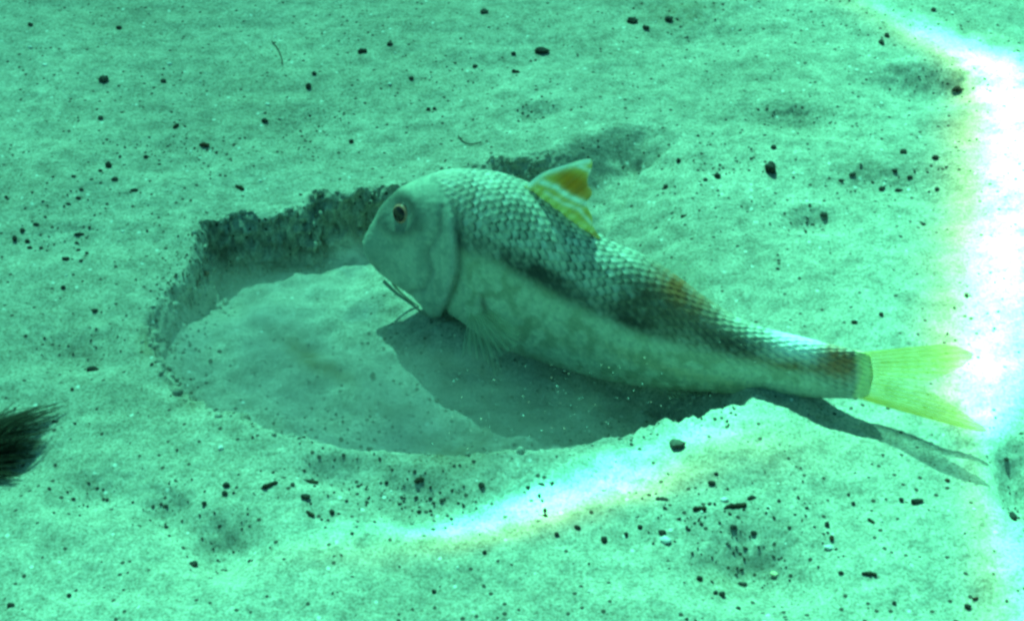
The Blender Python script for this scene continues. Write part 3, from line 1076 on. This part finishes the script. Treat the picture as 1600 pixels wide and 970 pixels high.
BITS = [
    # upper left
    ('p', 162, 126, 17, 15, 0, 'grey-black round pebble alone on the sand near the top left', 'grey'),
    ('p', 186, 45, 11, 8, -20, 'tiny dark pebble above the round grey-black pebble at the top left'),
    ('p', 48, 40, 10, 8, -20, 'tiny dark speck of stone nearest the top left corner'),
    ('p', 567, 82, 17, 11, 0, 'black oval pebble at top centre, left of the other bits there'),
    ('p', 609, 70, 10, 7, 0, 'small dark pebble just right of the black oval pebble at top centre'),
    ('p', 482, 137, 9, 13, 0, 'upright black pebble below left of the oval pebble at top centre'),
    ('p', 491, 116, 8, 10, 20, 'small dark pebble just above the upright black pebble at top centre'),
    ('p', 414, 190, 12, 10, -30, 'dark pebble standing alone midway between hollow and top edge'),
    ('p', 643, 124, 9, 8, 0, 'small dark pebble right of and below the oval pebble at top centre'),
    ('p', 669, 172, 8, 8, 0, 'left one of two tiny round pebbles side by side above the fish'),
    ('p', 679, 171, 7, 8, 0, 'right one of two tiny round pebbles side by side above the fish'),
    ('p', 549, 222, 8, 9, 0, 'small dark pebble in the open sand above the dark wall of the hollow'),
    ('p', 742, 105, 10, 8, 20, 'small dark pebble left of the big black pebble above the fish'),
    ('p', 756, 20, 15, 11, 0, 'dark olive pebble at the top edge, left of centre', 'grey'),
    ('p', 320, 228, 20, 10, -12, 'dark reddish pebble at the right end of the line of specks', 'red'),
    ('t', 275, 198, 16, 7, 65, 'short upright dark plant scrap above the line of specks'),
    ('p', 170, 260, 12, 14, 0, 'black egg-shaped pebble at the left end of the line of specks'),
    ('p', 179, 281, 13, 9, 0, 'soft olive pebble just below the black egg-shaped pebble', 'grey'),
    ('p', 210, 298, 14, 7, 0, 'flat dark pebble to the lower right of the egg-shaped pebble'),
    ('t', 375, 294, 20, 7, -32, 'short black stick lying slantwise above the dark wall of the hollow'),
    ('p', 228, 246, 8, 7, 0, 'tiny dark pebble in the middle of the line of specks'),
    ('p', 103, 405, 16, 8, 0, 'flat black pebble below the left cluster of grains'),
    ('p', 124, 367, 18, 7, 0, 'flat dark pebble just right of the left cluster of grains'),
    ('p', 99, 450, 8, 8, 0, 'tiny dark pebble below the flat black pebble at the left'),
    ('p', 148, 486, 11, 7, 0, 'small black pebble above the mottled patch at the left'),
    ('p', 323, 429, 10, 11, 0, 'dark brown pebble on the left shoulder of the dark wall', 'red'),
    ('p', 255, 127, 9, 8, 0, 'small dark pebble level with the round grey pebble, to its right', 'grey'),
    ('p', 157, 185, 10, 8, -20, 'small dark pebble below the round grey pebble at top left', 'grey'),
    # upper middle and right
    ('p', 847, 82, 27, 15, -5, 'big black pebble at the top, right of centre'),
    ('p', 988, 35, 20, 13, -15, 'larger dark pebble of the pair at the top right of centre'),
    ('p', 1009, 45, 14, 9, -15, 'smaller dark pebble of the pair at the top right of centre'),
    ('p', 803, 85, 9, 8, 0, 'tiny dark pebble just left of the big black pebble at the top'),
    ('t', 806, 113, 16, 7, -25, 'small dark plant scrap below left of the big black pebble'),
    ('p', 1045, 32, 14, 12, 0, 'dim olive pebble right of the pair of pebbles at the top', 'grey'),
    ('p', 1386, 57, 9, 10, 0, 'upper dark pebble of two beside the bright band at top right'),
    ('p', 1377, 68, 9, 12, 20, 'lower dark pebble of two beside the bright band at top right', 'grey'),
    ('p', 1204, 266, 21, 25, 0, 'largest round black pebble, right of the raised dorsal fin'),
    ('p', 1209, 231, 11, 9, 20, 'small dark pebble above the largest round black pebble'),
    ('p', 1121, 277, 11, 14, 25, 'dark pebble left of the largest round black pebble'),
    ('p', 1102, 282, 8, 8, 0, 'tiny dark pebble touching distance left of the dark pebble mid-sand', 'grey'),
    ('p', 1040, 293, 9, 9, 0, 'round dark pebble right of the dorsal fin tip'),
    ('p', 1060, 252, 8, 9, 20, 'small dark pebble up and right of the dorsal fin tip'),
    ('t', 1068, 338, 12, 5, 15, 'tiny flat plant scrap in the open sand above the fish back'),
    ('p', 1495, 141, 17, 12, -10, 'dark pebble in the shaded dip at the upper right'),
    ('p', 1411, 238, 12, 10, -10, 'left one of two dark pebbles above the mottled dip at right', 'grey'),
    ('p', 1461, 248, 12, 10, -10, 'right one of two dark pebbles above the mottled dip at right'),
    ('p', 1332, 273, 14, 8, 25, 'dark elongated pebble at the left end of the mottled dip', 'grey'),
    ('p', 1287, 337, 13, 10, 0, 'dark pebble in the small dip below the mottled one'),
    ('p', 1464, 296, 10, 7, 15, 'small dark pebble right of the mottled dip beside the glare', 'grey'),
    ('p', 1443, 351, 9, 6, 10, 'small dark pebble alone beside the left edge of the glare'),
    ('p', 1458, 16, 9, 8, 20, 'small dark pebble beyond the bright band in the top right corner', 'grey'),
    ('p', 1510, 462, 8, 8, 0, 'tiny dark pebble inside the white glare at right', 'grey'),
    ('p', 1335, 504, 11, 8, 0, 'small dark pebble above the tail stalk'),
    ('p', 1377, 492, 9, 8, 0, 'small dark pebble above the tail fin'),
    # in and left of the hollow
    ('p', 145, 578, 22, 14, 14, 'large black angular pebble left of the hollow'),
    ('p', 343, 549, 8, 7, 0, 'tiny pebble inside the left end of the hollow, upper one', 'grey'),
    ('p', 329, 565, 7, 9, 0, 'tiny pebble inside the left end of the hollow, lower one', 'grey'),
    ('p', 582, 588, 9, 12, 0, 'small dark pebble on the hollow floor below the fish head', 'grey'),
    ('p', 683, 626, 9, 7, 15, 'small dark pebble on the hollow floor under the belly', 'grey'),
    ('p', 577, 700, 12, 9, 0, 'dark pebble at the near edge of the hollow', 'grey'),
    ('p', 533, 686, 8, 9, 0, 'small dark pebble just up from the near edge of the hollow', 'grey'),
    # bottom
    ('p', 354, 758, 12, 10, 0, 'upper one of two stuck-together dark bits at lower left'),
    ('p', 351, 771, 11, 9, 10, 'lower one of two stuck-together dark bits at lower left'),
    ('p', 319, 787, 9, 8, 0, 'small dark pebble left of the two stuck-together bits'),
    ('p', 303, 882, 14, 11, 0, 'dark pebble below the mottled dip at lower left'),
    ('t', 422, 758, 30, 9, 28, 'stubby dark stick lying slantwise at lower left'),
    ('t', 482, 752, 38, 8, -10, 'long dark plant scrap on the near slope of the hollow'),
    ('p', 477, 776, 17, 10, -15, 'dark pebble just below the long plant scrap'),
    ('t', 485, 803, 20, 8, -40, 'bent dark plant scrap below the long plant scrap'),
    ('p', 519, 801, 9, 11, 20, 'small black pebble right of the bent plant scrap'),
    ('t', 655, 751, 18, 10, 25, 'short dark plant scrap at the bottom centre above the bright band'),
    ('p', 752, 759, 11, 11, 0, 'round dark pebble above the bright band at bottom centre'),
    ('p', 690, 782, 8, 8, 0, 'tiny dark pebble left of the round one above the bright band', 'grey'),
    ('p', 757, 863, 8, 8, 0, 'tiny dark pebble just below the bright band'),
    ('p', 678, 924, 8, 8, 20, 'tiny dark pebble near the bottom edge at centre'),
    ('p', 17, 945, 14, 7, 0, 'flat dark pebble in the bottom left corner'),
    ('p', 108, 930, 9, 7, 0, 'small dark pebble to the right of the bottom left corner'),
    ('p', 1057, 695, 28, 17, 0, 'flat oval grey pebble on the lit crest under the fish', 'grey'),
    ('p', 902, 824, 12, 8, -10, 'small black pebble on the lower edge of the bright band'),
    ('p', 944, 844, 11, 12, 0, 'round black pebble below the bright band'),
    ('p', 870, 835, 10, 8, 0, 'small dark pebble left of the two black ones below the bright band'),
    ('p', 1112, 756, 14, 10, 10, 'dark pebble at the top of the scattered bits at lower right'),
    ('p', 1119, 741, 9, 7, 0, 'tiny dark pebble topmost of the scattered bits at lower right'),
    ('t', 1093, 795, 25, 9, 5, 'shorter of two dark sticks among the bits at lower right'),
    ('t', 1150, 791, 38, 10, 8, 'longer of two dark sticks among the bits, beside a pale fragment'),
    ('p', 1175, 778, 13, 8, 0, 'dark pebble above the right end of the longer stick'),
    ('t', 1034, 780, 22, 8, -5, 'dull flat plant scrap at the end of the bright band', 'grey'),
    ('p', 1034, 832, 14, 9, 0, 'dark pebble touching the white shell piece'),
    ('p', 1000, 824, 9, 9, 0, 'small dark pebble left of the white shell piece'),
    ('p', 978, 835, 8, 8, 0, 'tiny dark pebble between round black pebble and white shell piece'),
    ('p', 1146, 824, 12, 10, 0, 'dark pebble below the longer stick, left one of two', 'grey'),
    ('p', 1177, 833, 12, 8, 0, 'dark pebble below the longer stick, right one of two'),
    ('p', 1093, 905, 11, 13, 0, 'upright dark pebble at the left edge of the shaded bottom dip'),
    ('p', 1128, 929, 12, 11, 0, 'dark pebble below the shaded bottom dip'),
    ('p', 1118, 926, 8, 8, 0, 'tiny pebble joined to the left of the pebble below the bottom dip'),
    ('t', 1160, 912, 17, 7, 0, 'dull flat scrap inside the shaded bottom dip', 'grey'),
    ('p', 1153, 950, 10, 6, 0, 'small dark pebble at the bottom edge below the dip'),
    ('p', 1431, 784, 24, 10, 10, 'flat dark pebble below the tail shadow, larger of two'),
    ('p', 1408, 781, 10, 8, 10, 'small dark pebble left of the flat one below the tail shadow'),
    ('p', 1333, 787, 8, 7, 0, 'tiny dark pebble below the fish tail stalk in open sand'),
    ('t', 1361, 814, 15, 6, -50, 'small tilted dark sliver in the lower right sand'),
    ('p', 1292, 821, 8, 12, 0, 'upright dark pebble above the long white flake'),
    ('p', 1299, 841, 9, 11, 0, 'dark brown pebble touching the long white flake', 'red'),
    ('p', 1314, 895, 11, 7, -15, 'small dark pebble left of the black stick at lower right'),
    ('t', 1358, 897, 27, 9, -8, 'thick black stick at the lower right'),
    ('p', 1397, 942, 8, 7, 0, 'tiny dark pebble near the bottom edge right of the black stick'),
    ('p', 1583, 808, 14, 20, 0, 'upright dark pebble at the right edge of the picture'),
    ('p', 1512, 948, 13, 10, -15, 'dark pebble at the bottom right beside the glare'),
    ('p', 1524, 935, 12, 6, 15, 'small brownish pebble above the one at the bottom right', 'red'),
    ('p', 1480, 751, 9, 7, 0, 'small brown pebble at the right end of the tail shadow', 'red'),
    ('p', 1572, 718, 9, 7, -20, 'small dark pebble right of the tail tip near the edge'),
    # pale
    ('s', 345, 700, 10, 10, 0, 'small round white shell piece below the left end of the hollow'),
    ('s', 1040, 844, 19, 14, -10, 'larger white shell piece below the bright band'),
    ('s', 1295, 855, 19, 9, 0, 'long white flake among dark pebbles at lower right'),
    ('s', 1132, 781, 14, 10, 0, 'pale fragment above the longer dark stick'),
    ('s', 1209, 897, 14, 10, 0, 'cream coloured fragment in the shaded bottom dip', 'tan'),
    ('s', 70, 102, 10, 6, -20, 'small white chip near the top left, upper one'),
    ('s', 47, 74, 9, 6, -20, 'small white chip at top left closest to the left edge'),
    ('s', 265, 100, 9, 6, 0, 'small white chip right of the round grey pebble at top left'),
    ('s', 418, 163, 9, 6, -40, 'small white chip above the lone dark pebble beside top centre'),
]
for bt in BITS:
    kind, px, py, w, h, rot, label = bt[:7]
    mat = bt[7] if len(bt) > 7 else None
    put_bit({'p': 'pebble', 't': 'twig', 's': 'shell'}[kind], px, py, w, h, rot, label, None, mat)

CLUSTERS = [
    ('dark grains clustered at the far left', [
        (57, 351, 12, 6, 'topmost dark grain of the cluster at the far left'),
        (35, 361, 8, 9, 'second dark grain from the top of the cluster at the far left'),
        (23, 374, 9, 12, 'leftmost tall dark grain of the cluster at the far left'),
        (43, 378, 9, 8, 'middle dark grain of the cluster at the far left'),
        (47, 388, 10, 7, 'lowest dark grain of the cluster at the far left'),
        (64, 388, 7, 6, 'rightmost faint grain of the cluster at the far left')]),
    ('small grains trailing from the egg-shaped pebble', [
        (157, 268, 8, 6, 'small grain touching the lower left of the egg-shaped pebble'),
        (143, 281, 8, 4, 'second small grain of the trail leaving the egg-shaped pebble'),
        (115, 276, 9, 5, 'highest small grain of the trail left of the egg-shaped pebble'),
        (127, 297, 9, 5, 'middle small grain of the trail left of the egg-shaped pebble'),
        (122, 310, 10, 6, 'darkest small grain of the trail left of the egg-shaped pebble'),
        (107, 319, 11, 4, 'last flat grain at the lower left end of the egg pebble trail')]),
    ('grains under the flat left pebble', [
        (120, 380, 8, 5, 'upper tiny grain under the flat dark pebble beside the left cluster'),
        (123, 391, 9, 5, 'middle tiny grain under the flat dark pebble beside the left cluster'),
        (136, 396, 7, 5, 'lower right tiny grain under the flat pebble beside the left cluster')]),
    ('grains in the mottled dip at right', [
        (1398, 268, 9, 8, 'topmost dark grain in the mottled dip at right'),
        (1421, 278, 11, 8, 'rightmost dark grain in the mottled dip at right'),
        (1378, 295, 12, 7, 'lower left dark grain in the mottled dip at right'),
        (1404, 298, 15, 6, 'flat lowest dark grain in the mottled dip at right'),
        (1314, 283, 10, 6, 'dim grain at the far left tip of the mottled dip at right')]),
    ('grains on the upper edge of the bright bottom band', [
        (825, 762, 8, 7, 'leftmost dark grain just above the bright bottom band'),
        (846, 757, 11, 6, 'wider dark grain just above the bright bottom band'),
        (863, 755, 7, 6, 'rightmost dark grain just above the bright bottom band'),
        (842, 773, 6, 6, 'tiny grain right at the cyan upper edge of the bottom band'),
        (851, 797, 7, 7, 'upper one of two tiny grains inside the bright bottom band'),
        (852, 805, 8, 6, 'lower one of two tiny grains inside the bright bottom band')]),
    ('grains between hollow and bright band', [
        (672, 779, 8, 6, 'rightmost tiny grain between hollow and bright bottom band'),
        (650, 778, 8, 6, 'second tiny grain from the right between hollow and bright band'),
        (604, 754, 7, 6, 'tiny grain left of the short plant scrap above the bright band'),
        (560, 760, 8, 6, 'tiny grain midway between long plant scrap and short plant scrap'),
        (655, 800, 9, 7, 'lowest tiny grain between hollow and bright bottom band')]),
]
for group, pts in CLUSTERS:
    for (px, py, w, h, label) in pts:
        put_bit('pebble', px, py, w, h, random.uniform(-25, 25), label, group)


def build_grit():
    """the uncounted fine dark and pale grains strewn over the sand"""
    v0, f0 = ICO1
    def strew(name, pts, mat, label, cat):
        V, F = [], []
        nv = 0
        X = np.array([p[0] for p in pts])
        Y = np.array([p[1] for p in pts])
        Z = height(X, Y)
        for k, (x, y, r) in enumerate(pts):
            q = v0 * (1 + .5 * (rng.random((len(v0), 1)) - .5)) * np.array([r * rng.uniform(.8, 1.6), r * rng.uniform(.8, 1.4), r * .7])
            an = rng.uniform(0, 6.28)
            c, s = math.cos(an), math.sin(an)
            q = np.stack([q[:, 0] * c - q[:, 1] * s, q[:, 0] * s + q[:, 1] * c, q[:, 2]], -1)
            V.append(q + (x, y, Z[k] + r * .35))
            F.append(f0 + nv)
            nv += len(v0)
        o = link(name, mesh_from(name, np.vstack(V), np.vstack(F), False), mat)
        o['kind'] = 'stuff'
        o['label'] = label
        o['category'] = cat
    dark, pale = [], []
    for _ in range(800):
        x, y = rng.uniform(-.30, .30), rng.uniform(-.21, .40)
        if fbm(np.array([x * 14]), np.array([y * 20]), 88, 2)[0] > rng.uniform(-.5, .45):
            dark.append((x, y, .00022 + .00045 * rng.random() ** 3))
    for (cx, cy, a, b, dep, sl) in DIPW:
        for _ in range(int(20 + 26000 * a * b * 1.4)):
            x, y = cx + rng.normal() * a * .5, cy + rng.normal() * b * .55
            dark.append((x, y, .0002 + .00045 * rng.random() ** 2))
    for (px, py, sx, sy, n) in ((280, 460, 30, 46, 200), (1140, 800, 80, 40, 110), (620, 775, 110, 30, 150), (270, 232, 60, 12, 60),
                                (310, 400, 20, 30, 90), (1110, 275, 50, 40, 40), (120, 300, 60, 30, 50), (1060, 650, 60, 20, 60), (560, 600, 130, 60, 260), (900, 650, 110, 30, 160)):
        for _ in range(n):
            p = at(px + rng.normal() * sx, py + rng.normal() * sy)
            dark.append((p[0], p[1], .0002 + .00045 * rng.random() ** 2))
    for _ in range(260):
        x, y = rng.uniform(-.30, .30), rng.uniform(-.21, .40)
        pale.append((x, y, .0002 + .0005 * rng.random() ** 3))
    def clods(pts):
        V, F, nv = [], [], 0
        v1, f1 = ico(2)
        for (x, y, z) in pts:
            r = .0004 + .0016 * rng.random() ** 3
            q = v1 * (1 + .3 * (rng.random((len(v1), 1)) - .5)) * r * rng.uniform(.7, 1.2, 3)
            V.append(q + (x, y, z))
            F.append(f1 + nv)
            nv += len(v1)
        o = link('sand_crumbs', mesh_from('sand_crumbs', np.vstack(V), np.vstack(F)), SAND)
        o['kind'] = 'stuff'
        o['label'] = 'loose crumbs of sand on the broken wall of the hollow'
        o['category'] = 'sand'
    clods(CLODS)
    strew('dark_grit', dark, MAT['dark'], 'fine dark grit strewn over the sand', 'grit')
    strew('pale_grit', pale, MAT['shell'], 'fine pale shell grit strewn over the sand', 'grit')


build_grit()


def build_fibre(pts, label):
    P = np.array([on_sand(x, y) for x, y in pts])
    P[:, 2] += .0006
    C = crom(P, 30)
    na, V = 6, []
    for i in range(30):
        t = C[min(i + 1, 29)] - C[max(i - 1, 0)]
        t /= np.linalg.norm(t)
        e1 = np.cross(t, [0, 0, 1.0])
        e1 /= np.linalg.norm(e1)
        e2 = np.cross(t, e1)
        for k in range(na):
            an = 2 * math.pi * k / na
            V.append(C[i] + .00028 * (math.cos(an) * e1 + math.sin(an) * e2))
    V = np.array(V)
    o0 = V[0].copy()
    o = link('fibre', mesh_from('fibre', V - o0, grid_faces(30, na, True)), MAT['twig'], None, o0)
    tag(o, label, 'fibre')


build_fibre([(425, 66), (434, 78), (440, 92), (441, 102)], 'thin curved dark fibre standing out on the upper sand')
build_fibre([(716, 214), (724, 223), (736, 227), (752, 224)], 'thin curled dark fibre just above the fish nape')


def strand_mat():
    """thin see-through strands"""
    m = bit_mat('dark_strands', (.020, .020, .012), (.080, .075, .045))
    nt = m.node_tree
    out = [n for n in nt.nodes if n.type == 'OUTPUT_MATERIAL'][0]
    b = [n for n in nt.nodes if n.type == 'BSDF_PRINCIPLED'][0]
    tp = N(nt, 'ShaderNodeBsdfTransparent')
    mx = N(nt, 'ShaderNodeMixShader')
    mx.inputs[0].default_value = .30
    nt.links.new(tp.outputs[0], mx.inputs[1])
    nt.links.new(b.outputs[0], mx.inputs[2])
    nt.links.new(mx.outputs[0], out.inputs['Surface'])
    return m


STRAND_MAT = strand_mat()


def build_tuft():
    """dark feathery strands lying on the sand at the left edge"""
    root = bpy.data.objects.new('dark_tuft', None)
    col.objects.link(root)
    o0 = on_sand(-40, 735)
    root.location = o0
    root.empty_display_size = .01
    tag(root, 'dark blurred feathery tuft lying at the left edge of the picture', 'algae')
    r2 = random.Random(5)
    for k in range(140):
        f = r2.random() ** .9
        ey = 627 + 122 * f
        ex = -12 + (120 - 78 * f ** 1.3) * r2.random() ** .55
        if k == 0:
            ex, ey = 106, 625
        sx, sy = -48 + r2.uniform(-15, 30), 694 + (ey - 660) * .55 + r2.uniform(-10, 10)
        T = np.array([0, .3, .6, .85, 1.0])
        QX = sx + (ex - sx) * T
        QY = sy + (ey - sy) * T - 9 * np.sin(math.pi * T) * r2.uniform(-.3, 1)
        G = at(QX, QY)
        gz = height(G[:, 0], G[:, 1], False)
        C3 = at(QX, QY, gz + .0010 + .0045 * np.sin(math.pi * (T * .8 + .1)) * r2.uniform(.1, 1))
        C = crom(C3, 22)
        V = []
        wid = r2.uniform(.0005, .0012)
        for i in range(22):
            t = C[min(i + 1, 21)] - C[max(i - 1, 0)]
            t /= np.linalg.norm(t)
            e1 = np.cross(t, [0, 0, 1.0])
            e1 /= np.linalg.norm(e1)
            e2 = np.cross(e1, t)
            f = i / 21
            w = wid * (1 - f) ** .6 * (1 + .5 * math.sin(i * 2.1 + k)) + .00012
            for (a, b) in ((-1, 0), (0, .4), (1, 0), (0, -.25)):
                V.append(C[i] + e1 * a * w + e2 * b * w - o0)
        link('strand', mesh_from('strand', np.array(V), grid_faces(22, 4, True)), STRAND_MAT, root)


build_tuft()

# ------------------------------------------------------------------ stirred-up sand in the water
def cloud(px, py, z, radii, dens, label, seed):
    v, f = ICO2
    me = mesh_from('sediment_cloud', v, f)
    m, nt, out = new_mat('stirred_sand')
    L = nt.links.new
    tc = N(nt, 'ShaderNodeTexCoord')
    ln = N(nt, 'ShaderNodeVectorMath', operation='LENGTH')
    L(tc.outputs['Object'], ln.inputs[0])
    mr = N(nt, 'ShaderNodeMapRange', interpolation_type='SMOOTHSTEP')
    mr.inputs['From Min'].default_value = .97
    mr.inputs['From Max'].default_value = .15
    L(ln.outputs['Value'], mr.inputs['Value'])
    nz = N(nt, 'ShaderNodeTexNoise', i_Scale=3.4, i_Detail=4.0, i_Distortion=.8)
    mp = N(nt, 'ShaderNodeMapping')
    mp.inputs['Location'].default_value = (seed, seed * 2, 0)
    L(tc.outputs['Object'], mp.inputs['Vector'])
    L(mp.outputs[0], nz.inputs['Vector'])
    nr = N(nt, 'ShaderNodeMapRange')
    nr.inputs['From Min'].default_value = .38
    nr.inputs['From Max'].default_value = .64
    nr.inputs['To Min'].default_value = .05
    nr.inputs['To Max'].default_value = 1.3
    L(nz.outputs['Fac'], nr.inputs['Value'])
    mu = N(nt, 'ShaderNodeMath', operation='MULTIPLY')
    L(mr.outputs[0], mu.inputs[0])
    L(nr.outputs[0], mu.inputs[1])
    m2 = N(nt, 'ShaderNodeMath', operation='MULTIPLY')
    m2.inputs[1].default_value = dens
    L(mu.outputs[0], m2.inputs[0])
    vs_ = N(nt, 'ShaderNodeVolumeScatter')
    vs_.inputs['Color'].default_value = (.68, .66, .56, 1)
    vs_.inputs['Anisotropy'].default_value = .25
    L(m2.outputs[0], vs_.inputs['Density'])
    L(vs_.outputs[0], out.inputs['Volume'])
    o = link('sediment_cloud', me, m, None, at(px, py, z))
    o.scale = radii
    o['kind'] = 'stuff'
    o['label'] = label
    o['category'] = 'sediment'


cloud(640, 655, -.003, (.098, .056, .030), 62, 'milky cloud of stirred sand hanging in the hollow under the fish', 1.3)
cloud(900, 672, -.003, (.045, .026, .020), 30, 'thinner sand cloud along the near edge of the hollow', 2.9)
cloud(400, 530, -.004, (.082, .058, .026), 46, 'thin milky veil of stirred sand over the left of the hollow', 4.1)
cloud(455, 428, -.018, (.058, .018, .012), 25, 'low bank of silt along the foot of the dark wall', 6.2)
cloud(548, 402, 0.004, (.015, .013, .014), 110, 'small puff of sand in front of the fish snout', 7.7)


def build_suspended():
    """grains of sand still drifting in the water round the fish"""
    v0, f0 = ICO1
    V, F, nv = [], [], 0
    for _ in range(1200):
        px, py = rng.normal(820, 240), rng.normal(560, 95)
        z = rng.uniform(.002, .045)
        c = at(px, py + 30, 0)
        x, y = c[0], c[1] - rng.uniform(-.01, .035)
        gz = float(height(np.array([x]), np.array([y]), False)[0])
        r = .00007 + .00016 * rng.random() ** 2
        V.append(v0 * r + (x, y, gz + z))
        F.append(f0 + nv)
        nv += len(v0)
    o = link('drifting_sand', mesh_from('drifting_sand', np.vstack(V), np.vstack(F), False), MAT['shell'])
    o['kind'] = 'stuff'
    o['label'] = 'single pale grains of sand drifting in the water around the fish'
    o['category'] = 'sediment'


build_suspended()
